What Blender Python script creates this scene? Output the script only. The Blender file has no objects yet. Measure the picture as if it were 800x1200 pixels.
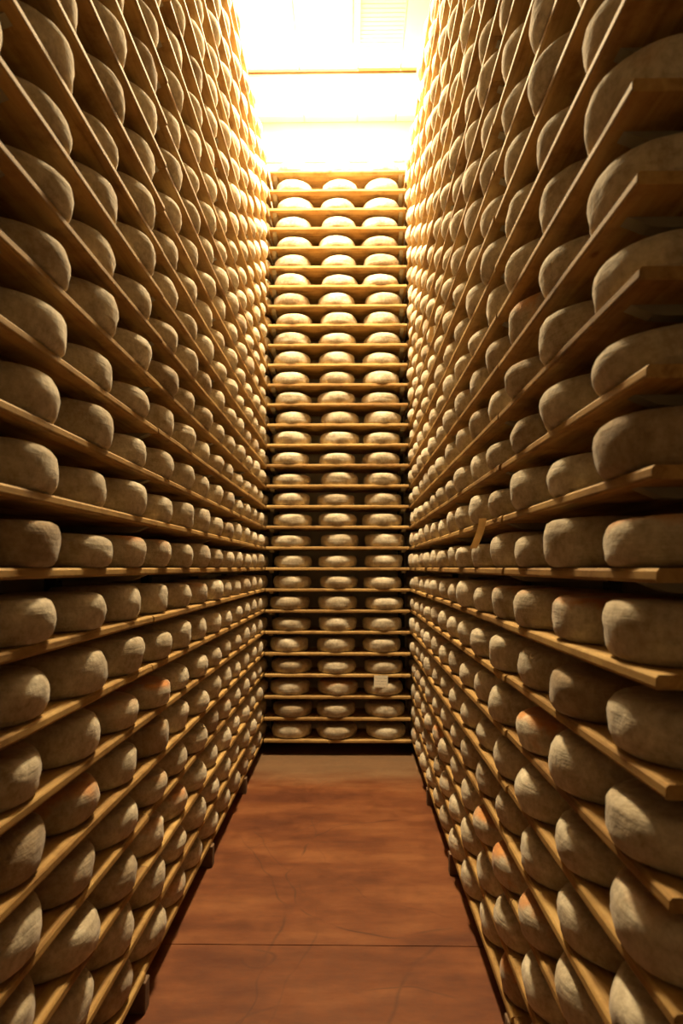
import bpy, bmesh, math, random
import numpy as np
from mathutils import Vector, Matrix, noise

random.seed(7)
SC = bpy.context.scene
COL = SC.collection
PI = math.pi

# ------------------------------------------------------------------ camera, light, exposure
F_PX = 740.0
CAM_H = 1.75
PITCH = math.atan(65 / F_PX)
YAW = math.atan(10 / F_PX)
cd = bpy.data.cameras.new('camera')
cam = bpy.data.objects.new('camera', cd)
COL.objects.link(cam)
cd.sensor_fit = 'VERTICAL'
cd.sensor_height = 36
cd.sensor_width = 24
cd.lens = F_PX / 1200 * 36
cd.clip_start = 0.02
cam.location = (0, 0, CAM_H)
cam.rotation_euler = (PI / 2 + PITCH, 0, YAW)
cd.dof.use_dof = True
cd.dof.focus_distance = 3.2
cd.dof.aperture_fstop = 2.8
SC.camera = cam

W = bpy.data.worlds.new('world')
SC.world = W
W.use_nodes = True
W.node_tree.nodes['Background'].inputs[0].default_value = (1.0, 0.72, 0.42, 1)
W.node_tree.nodes['Background'].inputs[1].default_value = 0.0
SC.view_settings.view_transform = 'Standard'
SC.view_settings.look = 'None'
SC.view_settings.gamma = 1
SC.view_settings.use_curve_mapping = False
SC.view_settings.exposure = 0.0

LAMP_COL = (1.0, 0.76, 0.43)
POWER = 300.0          # one lamp tube, watts

# ------------------------------------------------------------------ dimensions
XL, XR = -0.82, 0.578          # front edges of the side racks
YB = 6.06                        # front edge of the end rack
DEPTH = 0.42
Y_END = 6.56
ROWS, GAP, Z0 = 29, 0.2003, 0.146   # board tops at Z0 + GAP*row
BT = 0.028
CEIL = CAM_H + 4.97
WR, WH = 0.183, 0.121


def lookmat():
    return cam.matrix_basis if False else (Matrix.Translation(cam.location) @ cam.rotation_euler.to_matrix().to_4x4())


CINV = lookmat().inverted()


def proj(p):
    q = CINV @ Vector(p)
    if q.z > -0.05:
        return None
    return 400 + F_PX * q.x / -q.z, 600 - F_PX * q.y / -q.z, -q.z


# ------------------------------------------------------------------ materials
def nt(name):
    m = bpy.data.materials.new(name)
    m.use_nodes = True
    t = m.node_tree
    b = t.nodes['Principled BSDF']
    return m, t, b


def N(t, kind, **kw):
    n = t.nodes.new(kind)
    for k, v in kw.items():
        if k.startswith('i_'):
            n.inputs[k[2:]].default_value = v
        else:
            setattr(n, k, v)
    return n


def math_n(t, op, a, b=None, clamp=False):
    n = t.nodes.new('ShaderNodeMath')
    n.operation = op
    n.use_clamp = clamp
    for i, v in enumerate((a, b)):
        if v is None:
            continue
        if isinstance(v, (int, float)):
            n.inputs[i].default_value = v
        else:
            t.links.new(v, n.inputs[i])
    return n.outputs[0]


def ramp(t, fac, stops):
    r = t.nodes.new('ShaderNodeValToRGB')
    e = r.color_ramp.elements
    while len(e) < len(stops):
        e.new(0.5)
    for i, (p, c) in enumerate(stops):
        e[i].position = p
        e[i].color = (*c, 1) if len(c) == 3 else c
    t.links.new(fac, r.inputs[0])
    return r.outputs[0]


def mix(t, fac, a, b, mode='MIX'):
    n = t.nodes.new('ShaderNodeMix')
    n.data_type = 'RGBA'
    n.blend_type = mode
    for sock, v in ((n.inputs[0], fac), (n.inputs[6], a), (n.inputs[7], b)):
        if isinstance(v, (int, float)):
            sock.default_value = v
        elif isinstance(v, tuple):
            sock.default_value = (*v, 1) if len(v) == 3 else v
        else:
            t.links.new(v, sock)
    return n.outputs[2]


def simple(name, col, rough=0.6, metal=0.0, nscale=6.0, var=0.12, bump=0.05):
    m, t, b = nt(name)
    tc = N(t, 'ShaderNodeTexCoord')
    no = N(t, 'ShaderNodeTexNoise', i_Scale=nscale, i_Detail=5.0)
    t.links.new(tc.outputs['Object'], no.inputs['Vector'])
    lo = tuple(c * (1 - var) for c in col)
    hi = tuple(min(1, c * (1 + var)) for c in col)
    t.links.new(ramp(t, no.outputs[0], [(0.3, lo), (0.7, hi)]), b.inputs['Base Color'])
    b.inputs['Roughness'].default_value = rough
    b.inputs['Metallic'].default_value = metal
    bp = N(t, 'ShaderNodeBump', i_Strength=bump, i_Distance=0.01)
    t.links.new(no.outputs[0], bp.inputs['Height'])
    t.links.new(bp.outputs[0], b.inputs['Normal'])
    return m


def cheese_mat():
    m, t, b = nt('cheese_rind')
    L = t.links.new
    tc = N(t, 'ShaderNodeTexCoord')
    oi = N(t, 'ShaderNodeObjectInfo')
    a1 = N(t, 'ShaderNodeAttribute', attribute_type='OBJECT', attribute_name='tint')
    a2 = N(t, 'ShaderNodeAttribute', attribute_type='GEOMETRY', attribute_name='tint')
    o1 = N(t, 'ShaderNodeAttribute', attribute_type='OBJECT', attribute_name='orange')
    o2 = N(t, 'ShaderNodeAttribute', attribute_type='GEOMETRY', attribute_name='orange')
    tint = math_n(t, 'ADD', a1.outputs['Fac'], a2.outputs['Fac'])
    orange = math_n(t, 'ADD', o1.outputs['Fac'], o2.outputs['Fac'])
    off = math_n(t, 'MULTIPLY', oi.outputs['Random'], 37.0)
    cmb = N(t, 'ShaderNodeCombineXYZ')
    L(off, cmb.inputs[0]); L(off, cmb.inputs[1])
    vm = N(t, 'ShaderNodeVectorMath', operation='ADD')
    L(tc.outputs['Object'], vm.inputs[0]); L(cmb.outputs[0], vm.inputs[1])
    vec = vm.outputs[0]
    # base mould colour, mottled
    n1 = N(t, 'ShaderNodeTexNoise', i_Scale=9.0, i_Detail=6.0, i_Roughness=0.65)
    n2 = N(t, 'ShaderNodeTexNoise', i_Scale=45.0, i_Detail=5.0, i_Roughness=0.7)
    n3 = N(t, 'ShaderNodeTexNoise', i_Scale=8.5, i_Detail=4.0)
    for n in (n1, n2, n3):
        L(vec, n.inputs['Vector'])
    base = ramp(t, n1.outputs[0], [(0.32, (0.40, 0.34, 0.25)), (0.5, (0.55, 0.50, 0.40)), (0.68, (0.68, 0.64, 0.535))])
    spk = ramp(t, n2.outputs[0], [(0.35, (0.68, 0.65, 0.60)), (0.6, (1.06, 1.06, 1.06))])
    base = mix(t, 0.8, base, spk, 'MULTIPLY')
    # per wheel tint: 0 dark brown .. 1 pale
    tc2 = ramp(t, tint, [(0.0, (0.66, 0.56, 0.46)), (0.35, (0.92, 0.88, 0.82)), (1.0, (1.18, 1.17, 1.15))])
    base = mix(t, 1.0, base, tc2, 'MULTIPLY')
    # orange smear flora blotches, mostly round the upper rim
    geo = N(t, 'ShaderNodeNewGeometry')
    sep = N(t, 'ShaderNodeSeparateXYZ')
    L(geo.outputs['Normal'], sep.inputs[0])
    up = math_n(t, 'MULTIPLY', sep.outputs[2], 0.26)
    mk = math_n(t, 'ADD', n3.outputs[0], up)
    mk = math_n(t, 'ADD', mk, math_n(t, 'MULTIPLY', orange, 0.28))
    mk = math_n(t, 'SUBTRACT', mk, 0.765)
    mk = math_n(t, 'MULTIPLY', mk, 4.5, clamp=True)
    mk = math_n(t, 'MULTIPLY', mk, orange, clamp=True)
    oc = ramp(t, n1.outputs[0], [(0.3, (0.46, 0.17, 0.055)), (0.7, (0.66, 0.34, 0.12))])
    col = mix(t, mk, base, oc)
    L(col, b.inputs['Base Color'])
    b.inputs['Roughness'].default_value = 0.92
    b.inputs['Sheen Weight'].default_value = 0.25
    b.inputs['Sheen Roughness'].default_value = 0.5
    b.inputs['Specular IOR Level'].default_value = 0.15
    # creases: horizontal press lines round the side + cracks
    mp = N(t, 'ShaderNodeMapping')
    mp.inputs['Scale'].default_value = (3, 3, 38)
    L(vec, mp.inputs['Vector'])
    n4 = N(t, 'ShaderNodeTexNoise', i_Scale=1.0, i_Detail=4.0, i_Roughness=0.6)
    L(mp.outputs[0], n4.inputs['Vector'])
    hh = math_n(t, 'ADD', math_n(t, 'MULTIPLY', n4.outputs[0], 0.8), math_n(t, 'MULTIPLY', n2.outputs[0], 0.5))
    bp = N(t, 'ShaderNodeBump', i_Strength=0.8, i_Distance=0.009)
    L(hh, bp.inputs['Height'])
    L(bp.outputs[0], b.inputs['Normal'])
    return m


def wood_mat():
    m, t, b = nt('pine_board')
    L = t.links.new
    tc = N(t, 'ShaderNodeTexCoord')
    oi = N(t, 'ShaderNodeObjectInfo')
    off = math_n(t, 'MULTIPLY', oi.outputs['Random'], 53.0)
    cmb = N(t, 'ShaderNodeCombineXYZ')
    for i in range(3):
        L(off, cmb.inputs[i])
    vm = N(t, 'ShaderNodeVectorMath', operation='ADD')
    L(tc.outputs['Object'], vm.inputs[0]); L(cmb.outputs[0], vm.inputs[1])
    mp = N(t, 'ShaderNodeMapping')
    mp.inputs['Scale'].default_value = (1.6, 26, 26)     # grain runs along local x
    L(vm.outputs[0], mp.inputs['Vector'])
    g = N(t, 'ShaderNodeTexNoise', i_Scale=1.0, i_Detail=6.0, i_Roughness=0.62, i_Distortion=0.6)
    L(mp.outputs[0], g.inputs['Vector'])
    col = ramp(t, g.outputs[0], [(0.3, (0.27, 0.155, 0.055)), (0.48, (0.46, 0.30, 0.115)), (0.7, (0.58, 0.41, 0.17))])
    st = N(t, 'ShaderNodeTexNoise', i_Scale=7.0, i_Detail=5.0, i_Roughness=0.7)
    L(vm.outputs[0], st.inputs['Vector'])
    stc = ramp(t, st.outputs[0], [(0.34, (0.55, 0.46, 0.38)), (0.52, (1, 1, 1))])
    col = mix(t, 0.75, col, stc, 'MULTIPLY')
    # knots
    vo = N(t, 'ShaderNodeTexVoronoi', i_Scale=3.2)
    mp2 = N(t, 'ShaderNodeMapping')
    mp2.inputs['Scale'].default_value = (0.9, 1.8, 1.0)
    L(vm.outputs[0], mp2.inputs['Vector']); L(mp2.outputs[0], vo.inputs['Vector'])
    kn = ramp(t, vo.outputs['Distance'], [(0.03, (0.35, 0.2, 0.12)), (0.075, (1, 1, 1))])
    col = mix(t, 0.8, col, kn, 'MULTIPLY')
    tone = ramp(t, oi.outputs['Random'], [(0.0, (0.82, 0.76, 0.7)), (1.0, (1.08, 1.06, 1.02))])
    col = mix(t, 1.0, col, tone, 'MULTIPLY')
    # front edge of the plank in a darker tone
    sp = N(t, 'ShaderNodeSeparateXYZ')
    L(tc.outputs['Object'], sp.inputs[0])
    ed = math_n(t, 'LESS_THAN', sp.outputs[1], 0.0035)
    col = mix(t, math_n(t, 'MULTIPLY', ed, 0.8), col, (0.74, 0.70, 0.62), 'MULTIPLY')
    L(col, b.inputs['Base Color'])
    b.inputs['Roughness'].default_value = 0.7
    b.inputs['Specular IOR Level'].default_value = 0.25
    bp = N(t, 'ShaderNodeBump', i_Strength=0.35, i_Distance=0.003)
    L(g.outputs[0], bp.inputs['Height'])
    L(bp.outputs[0], b.inputs['Normal'])
    return m


def floor_mat():
    m, t, b = nt('terracotta_concrete')
    L = t.links.new
    geo = N(t, 'ShaderNodeNewGeometry')
    P = geo.outputs['Position']
    n1 = N(t, 'ShaderNodeTexNoise', i_Scale=1.3, i_Detail=6.0, i_Roughness=0.6)
    n2 = N(t, 'ShaderNodeTexNoise', i_Scale=9.0, i_Detail=6.0, i_Roughness=0.7)
    mp = N(t, 'ShaderNodeMapping')
    mp.inputs['Scale'].default_value = (1.0, 3.0, 1.0)
    L(P, mp.inputs['Vector'])
    L(mp.outputs[0], n1.inputs['Vector']); L(P, n2.inputs['Vector'])
    col = ramp(t, n1.outputs[0], [(0.34, (0.095, 0.026, 0.008)), (0.5, (0.15, 0.046, 0.0135)), (0.66, (0.215, 0.078, 0.026))])
    c2 = ramp(t, n2.outputs[0], [(0.35, (0.72, 0.68, 0.66)), (0.55, (1.05, 1.05, 1.05))])
    col = mix(t, 0.5, col, c2, 'MULTIPLY')
    # worn greyish screed at the far end of the aisle
    sep = N(t, 'ShaderNodeSeparateXYZ')
    L(P, sep.inputs[0])
    yy = math_n(t, 'ADD', sep.outputs[1], math_n(t, 'MULTIPLY', n1.outputs[0], 1.0))
    f = math_n(t, 'MULTIPLY', math_n(t, 'SUBTRACT', yy, 5.75), 2.2, clamp=True)
    col = mix(t, math_n(t, 'MULTIPLY', f, 0.65), col, (0.17, 0.115, 0.065))
    # trolley scuffs: warped arcs and lines
    nd = N(t, 'ShaderNodeTexNoise', i_Scale=1.7, i_Detail=2.0)
    L(P, nd.inputs['Vector'])
    nf = N(t, 'ShaderNodeTexNoise', i_Scale=3.0, i_Detail=3.0)
    L(P, nf.inputs['Vector'])
    wob = math_n(t, 'MULTIPLY', math_n(t, 'SUBTRACT', nd.outputs[0], 0.5), 0.35)
    brk = math_n(t, 'MULTIPLY', math_n(t, 'SUBTRACT', nf.outputs[0], 0.40), 6.0, clamp=True)
    tot = None
    for cx, cy, r, w, s in ((-0.43, 3.0, 0.09, 0.006, .8), (0.35, 3.9, 0.72, 0.007, .8), (0.1, 2.2, 0.62, 0.006, .5),
                            (-0.95, 4.8, 0.75, 0.006, .4), (0.8, 4.3, 1.05, 0.006, .35), (0.15, 5.2, 0.35, 0.006, .35),
                            (0.9, 2.6, 0.72, 0.012, .5), (-1.9, 3.2, 1.55, 0.006, .6), (-1.9, 3.2, 1.68, 0.006, .4)):
        dx = math_n(t, 'SUBTRACT', sep.outputs[0], cx)
        dy = math_n(t, 'SUBTRACT', sep.outputs[1], cy)
        d = math_n(t, 'SQRT', math_n(t, 'ADD', math_n(t, 'MULTIPLY', dx, dx), math_n(t, 'MULTIPLY', dy, dy)))
        d = math_n(t, 'ADD', d, wob)
        d = math_n(t, 'ABSOLUTE', math_n(t, 'SUBTRACT', d, r))
        k = math_n(t, 'SUBTRACT', 1.0, math_n(t, 'DIVIDE', d, w * 1.5), clamp=True)
        k = math_n(t, 'MULTIPLY', k, s)
        tot = k if tot is None else math_n(t, 'MAXIMUM', tot, k)
    tot = math_n(t, 'MULTIPLY', tot, brk)
    col = mix(t, math_n(t, 'MULTIPLY', tot, 0.9), col, (0.05, 0.018, 0.010))
    L(col, b.inputs['Base Color'])
    rr = ramp(t, n2.outputs[0], [(0.3, (0.5, 0.5, 0.5)), (0.7, (0.72, 0.72, 0.72))])
    L(rr, b.inputs['Roughness'])
    b.inputs['Specular IOR Level'].default_value = 0.3
    bp = N(t, 'ShaderNodeBump', i_Strength=0.15, i_Distance=0.01)
    L(n2.outputs[0], bp.inputs['Height'])
    L(bp.outputs[0], b.inputs['Normal'])
    return m


def strip_mat():
    m, t, b = nt('card_strip')
    tc = N(t, 'ShaderNodeTexCoord')
    no = N(t, 'ShaderNodeTexNoise', i_Scale=40.0, i_Detail=3.0)
    t.links.new(tc.outputs['Object'], no.inputs['Vector'])
    c = ramp(t, no.outputs[0], [(0.3, (0.66, 0.50, 0.27)), (0.7, (0.78, 0.62, 0.36))])
    t.links.new(c, b.inputs['Base Color'])
    b.inputs['Roughness'].default_value = 0.8
    tr = N(t, 'ShaderNodeBsdfTranslucent')
    t.links.new(c, tr.inputs[0])
    mx = N(t, 'ShaderNodeMixShader')
    mx.inputs[0].default_value = 0.5
    t.links.new(b.outputs[0], mx.inputs[1]); t.links.new(tr.outputs[0], mx.inputs[2])
    t.links.new(mx.outputs[0], t.nodes['Material Output'].inputs[0])
    return m


def note_mat():
    m, t, b = nt('handwritten_card')
    L = t.links.new
    tc = N(t, 'ShaderNodeTexCoord')
    sep = N(t, 'ShaderNodeSeparateXYZ')
    L(tc.outputs['Object'], sep.inputs[0])
    n = N(t, 'ShaderNodeTexNoise', i_Scale=130.0, i_Detail=2.0)
    L(tc.outputs['Object'], n.inputs['Vector'])
    # illegible lines of writing
    z = math_n(t, 'ADD', math_n(t, 'MULTIPLY', sep.outputs[2], 2 * PI / 0.026), math_n(t, 'MULTIPLY', n.outputs[0], 2.2))
    s = math_n(t, 'SINE', z)
    s = math_n(t, 'MULTIPLY', math_n(t, 'SUBTRACT', s, 0.55), 4.0, clamp=True)
    g = math_n(t, 'MULTIPLY', math_n(t, 'SUBTRACT', n.outputs[0], 0.47), 9.0, clamp=True)
    k = math_n(t, 'MULTIPLY', s, g)
    edge = math_n(t, 'LESS_THAN', math_n(t, 'ABSOLUTE', sep.outputs[0]), 0.056)
    k = math_n(t, 'MULTIPLY', math_n(t, 'MULTIPLY', k, edge), 0.8)
    L(mix(t, k, (0.82, 0.76, 0.62), (0.12, 0.09, 0.07)), b.inputs['Base Color'])
    b.inputs['Roughness'].default_value = 0.85
    return m


M_CH = cheese_mat()
M_WD = wood_mat()
M_FL = floor_mat()
M_NOTE = note_mat()
M_STRIP = strip_mat()
M_STEEL = simple('grey_painted_steel', (0.34, 0.31, 0.23), 0.55, 0.1, 8)
M_DARK = simple('dark_steel', (0.05, 0.042, 0.035), 0.6, 0.2, 8)
M_BLOCK = simple('foot_block_wood', (0.16, 0.10, 0.06), 0.8, 0, 20, 0.3)
M_WALL = simple('cream_wall_panel', (0.74, 0.69, 0.58), 0.6, 0, 2, 0.05, 0.02)
M_SIDE = simple('dim_plaster', (0.30, 0.25, 0.18), 0.85, 0, 3, 0.15, 0.1)
M_CEIL = simple('cream_ceiling_panel', (0.78, 0.72, 0.58), 0.5, 0, 2, 0.04, 0.02)
M_CEILY = simple('yellowed_ribbed_panel', (0.60, 0.48, 0.24), 0.5, 0, 3, 0.04, 0.02)
M_TRIM = simple('brown_joint_strip', (0.22, 0.13, 0.06), 0.6, 0.2, 8)
M_WHITE = simple('white_enamel', (0.8, 0.77, 0.7), 0.35, 0, 8, 0.03, 0.0)


def emit_mat():
    m, t, b = nt('glowing_diffuser')
    b.inputs['Base Color'].default_value = (0.9, 0.85, 0.75, 1)
    b.inputs['Emission Color'].default_value = (1.0, 0.80, 0.52, 1)
    b.inputs['Emission Strength'].default_value = 6.0
    return m


M_EMIT = emit_mat()


# ------------------------------------------------------------------ mesh helpers
def link(name, me, mat=None, parent=None, loc=(0, 0, 0), rot=(0, 0, 0)):
    o = bpy.data.objects.new(name, me)
    COL.objects.link(o)
    if mat and me and not me.materials:
        me.materials.append(mat)
    o.location = loc
    o.rotation_euler = rot
    if parent:
        o.parent = parent
    return o


def bm_box(bm, x0, x1, y0, y1, z0, z1):
    vs = [bm.verts.new((x, y, z)) for x in (x0, x1) for y in (y0, y1) for z in (z0, z1)]
    for f in ((0, 1, 3, 2), (4, 6, 7, 5), (0, 4, 5, 1), (2, 3, 7, 6), (0, 2, 6, 4), (1, 5, 7, 3)):
        bm.faces.new([vs[i] for i in f])
    return vs


def box_mesh(name, boxes, bevel=0.0, seg=1):
    bm = bmesh.new()
    for b in boxes:
        bm_box(bm, *b)
    if bevel:
        bmesh.ops.bevel(bm, geom=list(bm.edges), offset=bevel, segments=seg, affect='EDGES', profile=0.6)
    bmesh.ops.recalc_face_normals(bm, faces=bm.faces)
    me = bpy.data.meshes.new(name)
    bm.to_mesh(me)
    bm.free()
    return me


def struct(name, boxes, mat, parent=None, bevel=0):
    o = link(name, box_mesh(name, boxes, bevel), mat, parent)
    if not parent:
        o['kind'] = 'structure'
    return o


def thing(name, label, cat, loc=(0, 0, 0), rot=(0, 0, 0), group=None):
    o = link(name, None, None, None, loc, rot)
    o['label'] = label
    o['category'] = cat
    if group:
        o['group'] = group
    return o


# ------------------------------------------------------------------ the room
XW0, XW1 = -1.62, 1.36
Y0, Y1 = -1.6, 6.64
JY = 3.1
struct('floor', [(XW0, XW1, Y0, JY - 0.003, -0.1, 0), (XW0, XW1, JY + 0.003, Y1, -0.1, 0),
                 (XW0, XW1, JY - 0.003, JY + 0.003, -0.1, -0.006)], M_FL)
struct('wall_left', [(XW0 - 0.1, XW0, Y0, Y1, -0.1, CEIL)], M_SIDE)
struct('wall_right', [(XW1, XW1 + 0.1, Y0, Y1, -0.1, CEIL)], M_SIDE)
struct('wall_back', [(XW0, XW1, Y1, Y1 + 0.1, -0.1, CEIL)], M_WALL)
struct('wall_front', [(XW0, XW1, Y0 - 0.1, Y0, -0.1, CEIL)], M_SIDE)
ceil = struct('ceiling', [(XW0, XW1, Y0, Y1, CEIL, CEIL + 0.1)], M_CEIL)
# ceiling panels with recessed joints between them; cross joint at y = 5.94
xs = [XW0, -1.10, -0.50, 0.086, 0.51, 1.0, XW1]
ys = [Y0, 0.9, 3.42, 5.94, Y1]
for j in range(len(ys) - 1):
    for i in range(len(xs) - 1):
        x0, x1, y0, y1 = xs[i] + 0.006, xs[i + 1] - 0.006, ys[j] + 0.008, ys[j + 1] - 0.008
        if i == 3 and j < 3:
            n = int((y1 - y0) / 0.045)
            st = (y1 - y0) / n
            me = box_mesh('ceiling_panel', [(x0, x1, y0, y1, CEIL - 0.02, CEIL)] +
                          [(x0 + 0.01, x1 - 0.01, y0 + k * st, y0 + k * st + st * 0.55, CEIL - 0.0215, CEIL - 0.0195) for k in range(n)])
            link('ceiling_panel', me, M_CEILY, ceil)
        else:
            link('ceiling_panel', box_mesh('ceiling_panel', [(x0, x1, y0, y1, CEIL - 0.02, CEIL)]),
                 M_CEILY if (i >= 3 and j < 3) else M_CEIL, ceil)
struct('trim_1', [(XW0, XW1, 5.915, 5.95, CEIL - 0.045, CEIL - 0.021)], M_TRIM)


# perforated cable tray on the ceiling
tray = thing('cable_tray', 'narrow perforated metal tray fixed along the ceiling beside the ribbed yellowish panel', 'tray',
             (0.07, 4.4, CEIL - 0.0205))
link('tray_channel', box_mesh('tray_channel', [(-0.028, 0.028, -1.2, 1.2, -0.012, 0), (-0.028, -0.024, -1.2, 1.2, -0.03, 0),
                                               (0.024, 0.028, -1.2, 1.2, -0.03, 0)]), M_WHITE, tray)
bm = bmesh.new()
for k in range(60):
    for sx in (-0.012, 0.012):
        y = -1.18 + k * 0.04
        bmesh.ops.create_circle(bm, cap_ends=True, radius=0.005, segments=8,
                                matrix=Matrix.Translation((sx, y, -0.0125)) @ Matrix.Rotation(PI, 4, 'X'))
me = bpy.data.meshes.new('hole'); bm.to_mesh(me); bm.free()
o = link('perforations', me, M_DARK, tray); o['kind'] = 'stuff'


def lamp(loc, length, label, rotz=0, tilt=0, n=2, power=POWER, w=0.2, wall=False):
    """fluorescent batten: enamel housing, end caps and n glowing diffusers with real light."""
    r = thing('fluorescent_lamp', label, 'lamp', loc, (tilt, 0, rotz), 'fluorescent lamps')
    if wall:      # back plate on the wall, tubes facing down the aisle
        r.rotation_euler = Matrix(((0, 1, 0), (0, 0, 1), (1, 0, 0))).to_euler()
    hl = length / 2
    span = n * w + (n - 1) * 0.02
    link('lamp_housing', box_mesh('lamp_housing', [(-span / 2 - 0.01, span / 2 + 0.01, -hl, hl, -0.035, 0)], 0.004), M_WHITE, r)
    for k in range(n):
        xc = -span / 2 + w / 2 + k * (w + 0.02)
        bm = bmesh.new()
        seg = 10
        prev = None
        for e in (-hl + 0.01, hl - 0.01):
            ring = [bm.verts.new((xc + w / 2 * math.cos(PI + PI * q / seg), e, -0.036 + 0.04 * math.sin(PI + PI * q / seg)))
                    for q in range(seg + 1)]
            bm.faces.new(ring)
            if prev:
                for q in range(seg):
                    bm.faces.new((prev[q], prev[q + 1], ring[q + 1], ring[q]))
            prev = ring
        bmesh.ops.recalc_face_normals(bm, faces=bm.faces)
        me = bpy.data.meshes.new('diffuser'); bm.to_mesh(me); bm.free()
        link('diffuser', me, M_EMIT, r)
        ld = bpy.data.lights.new('tube_light', 'AREA')
        ld.shape = 'RECTANGLE'
        ld.size = w * 0.9
        ld.size_y = length - 0.04
        ld.energy = power
        ld.color = LAMP_COL
        lo = bpy.data.objects.new('tube_light', ld)
        COL.objects.link(lo)
        lo.parent = r
        lo.location = (xc, 0, -0.082)
    for e in (-hl, hl):
        link('end_cap', box_mesh('end_cap', [(-span / 2 - 0.012, span / 2 + 0.012, e - 0.012, e + 0.012, -0.06, 0.0)], 0.003), M_WHITE, r)
    return r


lamp((-0.19, 4.94, CEIL - 0.021), 1.32, 'twin white fluorescent lamp glowing on the ceiling above the aisle')
lamp((-0.12, 6.635, CAM_H + 4.545), 2.2, 'long glowing fluorescent lamp on the back wall above the end rack',
     n=1, power=POWER * 0.8, w=0.12, wall=True)

# ------------------------------------------------------------------ racks
ORD = ['lowest', 'second', 'third', 'fourth', 'fifth', 'sixth', 'seventh', 'eighth', 'ninth', 'tenth', 'eleventh', 'twelfth',
       'thirteenth', 'fourteenth', 'fifteenth', 'sixteenth', 'seventeenth', 'eighteenth', 'nineteenth', 'twentieth',
       'twenty-first', 'twenty-second', 'twenty-third', 'twenty-fourth', 'twenty-fifth', 'twenty-sixth', 'twenty-seventh',
       'twenty-eighth', 'topmost']
CNT = ['first', 'second', 'third', 'fourth', 'fifth', 'sixth', 'seventh', 'eighth', 'ninth', 'tenth', 'eleventh', 'twelfth',
       'thirteenth', 'fourteenth', 'fifteenth', 'sixteenth']


def board_mesh(L):
    """a plank along local x, front edge toward local -y (worn, rounded), top at z=0"""
    bm = bmesh.new()
    n = max(2, int(L / 0.3))
    prof = [(0.0, -0.021), (0.0015, -0.006), (0.0075, 0.0), (DEPTH, 0.0), (DEPTH, -BT), (0.004, -BT), (0.001, -BT + 0.003)]
    rings = []
    for k in range(n + 1):
        x = -L / 2 + L * k / n
        w = 0.0012 * math.sin(k * 2.1 + L)
        rings.append([bm.verts.new((x, y + (w if y < .1 else 0), z)) for y, z in prof])
    for a, b in zip(rings, rings[1:]):
        for q in range(len(prof)):
            r = (q + 1) % len(prof)
            bm.faces.new((a[q], a[r], b[r], b[q]))
    bm.faces.new(rings[0]); bm.faces.new(list(reversed(rings[-1])))
    bmesh.ops.recalc_face_normals(bm, faces=bm.faces)
    me = bpy.data.meshes.new('shelf_board')
    bm.to_mesh(me); bm.free()
    return me


def bracket_mesh():
    """cantilever arm under a board: runs from the post forward, lower front corner sloped off"""
    bm = bmesh.new()
    pts = [(0.035, 0), (0.405, 0), (0.405, -0.025), (0.11, -0.024), (0.085, -0.021)]
    a = [bm.verts.new((-0.02, y, z)) for y, z in pts]
    b = [bm.verts.new((0.02, y, z)) for y, z in pts]
    bm.faces.new(a); bm.faces.new(list(reversed(b)))
    for q in range(len(pts)):
        r = (q + 1) % len(pts)
        bm.faces.new((a[q], b[q], b[r], a[r]))
    bmesh.ops.recalc_face_normals(bm, faces=bm.faces)
    me = bpy.data.meshes.new('bracket')
    bm.to_mesh(me); bm.free()
    me.materials.append(M_STEEL)
    return me


BR = bracket_mesh()
POST = box_mesh('post', [(-0.03, 0.03, 0.405, 0.455, 0, Z0 + GAP * 28 + 0.12)], 0.003)
POST.materials.append(M_DARK)
FOOT = box_mesh('foot_block', [(-0.028, 0.028, -0.012, 0.12, 0, Z0 - BT - 0.001)], 0.003)
FOOT.materials.append(M_BLOCK)
BEAM = None


def rack(label, origin, rotz, spans, posts, feet):
    """local x along the aisle edge, local y = into the rack"""
    r = thing('storage_rack', label, 'rack', (*origin, 0), (0, 0, rotz), 'wooden cheese racks')
    cache = {}
    for row in range(ROWS):
        for (a, b) in spans:
            L = round(b - a - 0.002, 3)
            if L not in cache:
                me = board_mesh(L)
                me.materials.append(M_WD)
                cache[L] = me
            o = link('shelf_board', cache[L], None, r,
                     ((a + b) / 2, random.uniform(-0.006, 0.005), Z0 + GAP * row),
                     (0, 0, random.uniform(-0.001, 0.001)))
        for p in posts:
            link('bracket', BR, None, r, (p, 0, Z0 + GAP * row - BT - 0.0005))
    for p in posts:
        link('post', POST, None, r, (p, 0, 0))
    for p in feet:
        link('foot_block', FOOT, None, r, (p, 0, 0))
    return r


# left rack: local x = +Y world?  rotate so local +y points to -X : rotz = 90deg -> local x -> +Y, local y -> -X
rack('tall rack of pine boards along the left side of the aisle', (XL, 0), PI / 2,
     [(0.26, 2.66), (2.66, 5.06), (5.06, Y_END)], [0.30, 1.46, 2.66, 3.88, 5.08, 6.3], [0.30, 1.46, 2.66, 3.88, 5.08])
# right rack: local y -> +X : rotz = -90deg -> local x -> -Y
rack('tall rack of pine boards along the right side, its board ends in view', (XR, 0), -PI / 2,
     [(-2.42, -1.22), (-4.82, -2.42), (-Y_END, -4.82)], [-1.36, -2.46, -3.66, -4.86, -6.1], [-1.36, -2.46, -3.80, -4.86])
# end rack
rack('narrow rack of short pine boards closing the far end of the aisle', ((XL + XR) / 2, YB), 0,
     [(-0.688, 0.688)], [-0.64, 0.64], [])

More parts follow.
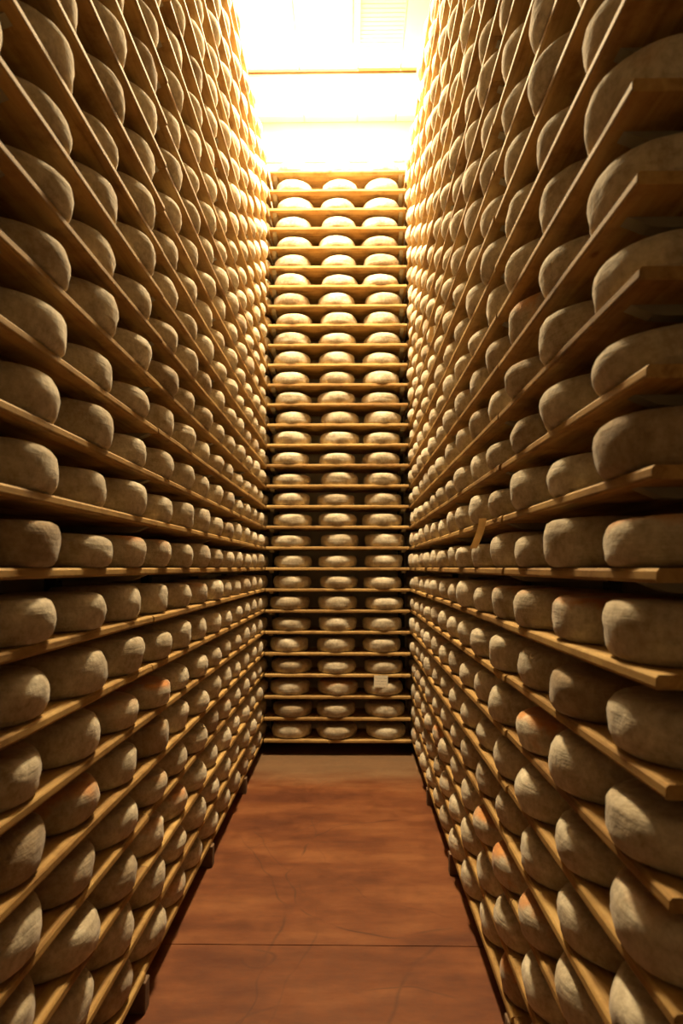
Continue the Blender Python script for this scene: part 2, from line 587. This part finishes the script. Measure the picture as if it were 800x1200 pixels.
# ------------------------------------------------------------------ cheese wheels
PROFILE = [(0.0, 0.0), (0.08, 0.0), (0.135, 0.0), (0.155, 0.0015), (0.168, 0.008), (0.1765, 0.020), (0.181, 0.040),
           (0.183, 0.060), (0.1822, 0.078), (0.178, 0.096), (0.170, 0.110), (0.157, 0.118), (0.14, 0.1208), (0.08, 0.121), (0.0, 0.121)]
SPARSE = [(0.0, 0.0), (0.148, 0.0), (0.168, 0.008), (0.181, 0.036), (0.183, 0.062), (0.180, 0.090), (0.168, 0.112), (0.14, 0.1208), (0.0, 0.121)]


def wheel_geo(seed, seg, prof, amp=1.0):
    rnd = random.Random(seed)
    lean = rnd.uniform(-0.006, 0.006)
    ph = rnd.uniform(0, 6.28)
    pw = rnd.uniform(0.85, 1.2)
    crease_z = rnd.uniform(0.035, 0.085)
    crease_a = rnd.uniform(0, 6.28)
    sag = rnd.uniform(-0.004, 0.003)
    V, Fc = [(0, 0, 0)], []
    rings = prof[1:-1]
    for (r, z) in rings:
        for s in range(seg):
            a = 2 * PI * s / seg
            p = Vector((math.cos(a) * r * 9, math.sin(a) * r * 9, z * 14 + seed * 3.7))
            d = noise.noise(p) * 0.0085 * amp + noise.noise(p * 2.7) * 0.003 * amp
            side = 1 if r > 0.165 else r / 0.2
            rr = r + d * side + 0.003 * math.cos(a * 2 + ph) * side
            # softer or sharper shoulder
            if z > 0.09:
                rr -= (pw - 1) * 0.012 * min(1, (z - 0.09) / 0.03) * side
            if z < 0.05:
                rr += sag * side * (1 - z / 0.05)
            # press crease round part of the side
            if amp > 0.5 and abs(z - crease_z) < 0.011 and math.cos(a - crease_a) > 0.1:
                rr -= 0.0018
            zz = z
            if z > 0.1:
                zz = z + lean * math.cos(a) * (r / 0.18) + noise.noise(p * 0.6) * 0.002
            V.append((rr * math.cos(a), rr * math.sin(a), zz))
    V.append((0, 0, prof[-1][1]))
    n = len(rings)
    for s in range(seg):
        t = (s + 1) % seg
        Fc.append((0, 1 + t, 1 + s))
        for k in range(n - 1):
            a, b = 1 + k * seg, 1 + (k + 1) * seg
            Fc.append((a + s, a + t, b + t, b + s))
        Fc.append((len(V) - 1, 1 + (n - 1) * seg + s, 1 + (n - 1) * seg + t))
    return V, Fc


def smooth(me):
    me.polygons.foreach_set('use_smooth', [True] * len(me.polygons))


VARS = []
for k in range(12):
    V, Fc = wheel_geo(k + 1, 56, PROFILE)
    me = bpy.data.meshes.new('cheese_wheel')
    me.from_pydata(V, [], Fc)
    smooth(me)
    me.materials.append(M_CH)
    VARS.append(me)

slots = []      # dict(rack,row,idx,x,y,z)
OVER = 0.017


def add_slot(rk, row, idx, x, y, r_s, h_s):
    slots.append(dict(rack=rk, row=row, idx=idx, x=x, y=y, z=Z0 + GAP * row + 0.0004, rs=r_s, hs=h_s,
                      rot=random.uniform(0, 6.28), tint=min(1, max(0, random.gauss(0.5, 0.24))),
                      orange=(random.uniform(0.25, 0.6) if random.random() < 0.10 else 0.0), var=random.randrange(12)))


for row in range(ROWS):
    sh = random.uniform(-0.008, 0.008)
    for k in range(-3, 13):
        rs = random.uniform(0.94, 1.005)
        y = 1.685 + 0.3805 * k + sh + random.uniform(-0.003, 0.003)
        if y < 0.45:
            continue
        add_slot('left', row, k + 3, XL - WR * rs + OVER + random.uniform(-0.012, 0.010), y, rs, random.uniform(0.88, 1.13))
    sh = random.uniform(-0.004, 0.008)
    for k in range(0, 14):
        rs = random.uniform(0.94, 1.005)
        y = 1.41 + 0.381 * k + sh + random.uniform(-0.003, 0.003)
        if y + WR > Y_END + 0.01:
            y = Y_END + 0.01 - WR
        add_slot('right', row, k, XR + WR * rs - OVER + random.uniform(-0.010, 0.012), y, rs, random.uniform(0.88, 1.13))
    for k, x in enumerate((-0.575, -0.121, 0.325)):
        rs = random.uniform(0.99, 1.06)
        add_slot('end', row, k, x + random.uniform(-0.02, 0.02), YB + WR * rs - 0.016 + random.uniform(-0.004, 0.012), rs,
                 random.uniform(0.90, 1.06))

# wheels the photograph shows with orange rind, and how strongly
ORANGE = [(755, 632, .75), (668, 725, 1.), (592, 695, .7), (607, 365, .9), (625, 860, 1.), (511, 862, .9), (560, 960, 1.),
          (583, 1000, 1.), (609, 1050, .8), (608, 1130, .9), (147, 643, .75), (207, 650, .6), (233, 695, .7), (181, 812, 1.),
          (145, 838, .5), (90, 940, .8), (213, 942, .8), (190, 978, .6), (205, 1045, .6), (396, 806, .7), (553, 1000, .3),
          (345, 660, .3), (445, 362, .3)]


def front(s):
    if s['rack'] == 'left':
        return (XL, s['y'] , s['z'] + 0.06)
    if s['rack'] == 'right':
        return (XR, s['y'], s['z'] + 0.06)
    return (s['x'], YB, s['z'] + 0.06)


for s in slots:
    p = proj(front(s))
    s['p'] = p
    if p is None:
        s['area'] = 0
        continue
    u, v, d = p
    if s['rack'] == 'end':
        w = 2 * WR * s['rs'] * F_PX / d
        half = w / 2
    else:
        w = F_PX * 0.95 * 0.38 / d ** 2
        half = w * 0.5
    h = WH * F_PX / d
    uu = (max(0, u - half), min(800, u + half)); vv = (max(0, v - h / 2), min(1200, v + h / 2))
    s['area'] = max(0, uu[1] - uu[0]) * max(0, vv[1] - vv[0])
    if s['rack'] == 'right' and s['idx'] == 0 and -60 < v < 1260:
        s['area'] = max(s['area'], 3000)
for (u, v, k) in ORANGE:
    best = min((s for s in slots if s['p']), key=lambda s: (s['p'][0] - u) ** 2 + (s['p'][1] - v) ** 2)
    best['orange'] = k

order = sorted(slots, key=lambda s: -s['area'])
chosen = [s for s in order[:300] if s['area'] > 0]
for s in chosen:
    s['ind'] = True

# visible running number per row, counted from the camera
for rk in ('left', 'right', 'end'):
    for row in range(ROWS):
        vis = sorted([s for s in slots if s['rack'] == rk and s['row'] == row and s['area'] > 0], key=lambda s: s['idx'])
        for n, s in enumerate(vis):
            s['n'] = n


def look(s):
    if s['orange'] >= 0.65:
        return 'orange-blotched'
    if s['tint'] < 0.3:
        return 'brown'
    if s['tint'] > 0.7:
        return 'pale grey'
    return 'grey'


for s in chosen:
    o = bpy.data.objects.new('cheese_wheel', VARS[s['var']])
    COL.objects.link(o)
    o.location = (s['x'], s['y'], s['z'])
    o.rotation_euler = (0, 0, s['rot'])
    o.scale = (s['rs'], s['rs'], s['hs'])
    o['tint'] = float(s['tint'])
    o['orange'] = float(s['orange'])
    o['category'] = 'cheese'
    b = ORD[s['row']]
    if s['rack'] == 'end':
        pos = ('left', 'middle', 'right')[s['idx']]
        o['label'] = f"{look(s)} cheese wheel, {pos} one of three on the end rack's {b} board"
        o['group'] = 'cheese wheels on the end rack'
    elif s['rack'] == 'right':
        c = CNT[s['n']]
        if s['idx'] == s['n']:
            o['label'] = f"{look(s)} cheese wheel, {c} from near board end, right rack's {b} board"
        else:
            o['label'] = f"{look(s)} cheese wheel, {c} from picture edge, right rack's {b} board"
        o['group'] = 'cheese wheels on the right rack'
    else:
        c = CNT[s['n']]
        o['label'] = f"{look(s)} cheese wheel, {c} from picture edge, left rack's {b} board"
        o['group'] = 'cheese wheels on the left rack'

# the rest, past the three hundred that show largest
base = [wheel_geo(k + 40, 24, SPARSE, 0.9) for k in range(8)]
VV, FF, T, O = [], [], [], []
offv = 0
for s in slots:
    if s.get('ind'):
        continue
    if s['p'] is None and s['rack'] != 'left':
        continue
    V, Fc = base[s['var'] % 8]
    A = np.array(V)
    c, sn = math.cos(s['rot']), math.sin(s['rot'])
    X = (A[:, 0] * c - A[:, 1] * sn) * s['rs'] + s['x']
    Y = (A[:, 0] * sn + A[:, 1] * c) * s['rs'] + s['y']
    Z = A[:, 2] * s['hs'] + s['z']
    VV.append(np.stack([X, Y, Z], 1))
    FF += [tuple(i + offv for i in f) for f in Fc]
    offv += len(V)
    T += [s['tint']] * len(V)
    O += [s['orange']] * len(V)
me = bpy.data.meshes.new('far_cheese_wheels')
me.from_pydata(np.concatenate(VV).tolist(), [], FF)
smooth(me)
at = me.attributes.new('tint', 'FLOAT', 'POINT'); at.data.foreach_set('value', T)
at = me.attributes.new('orange', 'FLOAT', 'POINT'); at.data.foreach_set('value', O)
me.materials.append(M_CH)
o = link('cheese_wheels', me)
o['kind'] = 'stuff'
o['label'] = 'hundreds of small far grey cheese wheels filling the side racks toward the end wall'
o['category'] = 'cheese'

# ------------------------------------------------------------------ tags
t1 = link('paper_label', box_mesh('paper_label', [(-0.065, 0.065, -0.0008, 0.0008, -0.055, 0.055)]), M_NOTE, None,
          (0.288, YB - 0.014, Z0 + GAP * 3 - 0.062), (math.radians(-3), math.radians(2), math.radians(2)))
t1['label'] = 'small white handwritten label hanging from the fourth board of the end rack'
t1['category'] = 'label'


def strip(name, label, x, y, ztop, w, ln, sway, along, rotz):
    bm = bmesh.new()
    prev = None
    for k in range(9):
        q = k / 8
        z = -ln * q
        dx = -sway * q ** 1.6
        ring = [bm.verts.new((dx + a * (w / 2), b * 0.0007 + along * q, z)) for a, b in ((-1, -1), (1, -1), (1, 1), (-1, 1))]
        if prev:
            for e in range(4):
                bm.faces.new((prev[e], prev[(e + 1) % 4], ring[(e + 1) % 4], ring[e]))
        else:
            bm.faces.new(ring)
        prev = ring
    bm.faces.new(prev)
    bmesh.ops.recalc_face_normals(bm, faces=bm.faces)
    me = bpy.data.meshes.new(name); bm.to_mesh(me); bm.free()
    o = link(name, me, M_STRIP, None, (x, y, ztop), (0, 0, rotz))
    o['label'] = label
    o['category'] = 'label'
    return o


strip('card_strip', 'yellowish card strip dangling from the tenth board of the right rack', XR - 0.028, 2.62,
      Z0 + GAP * 9 + 0.004, 0.030, 0.125, 0.04, -0.02, -0.25)
strip('card_strip', 'small pale card strip hanging on the far upper part of the right rack', XR - 0.03, 4.1,
      Z0 + GAP * 16 + 0.0, 0.028, 0.11, 0.018, -0.01, -0.2)
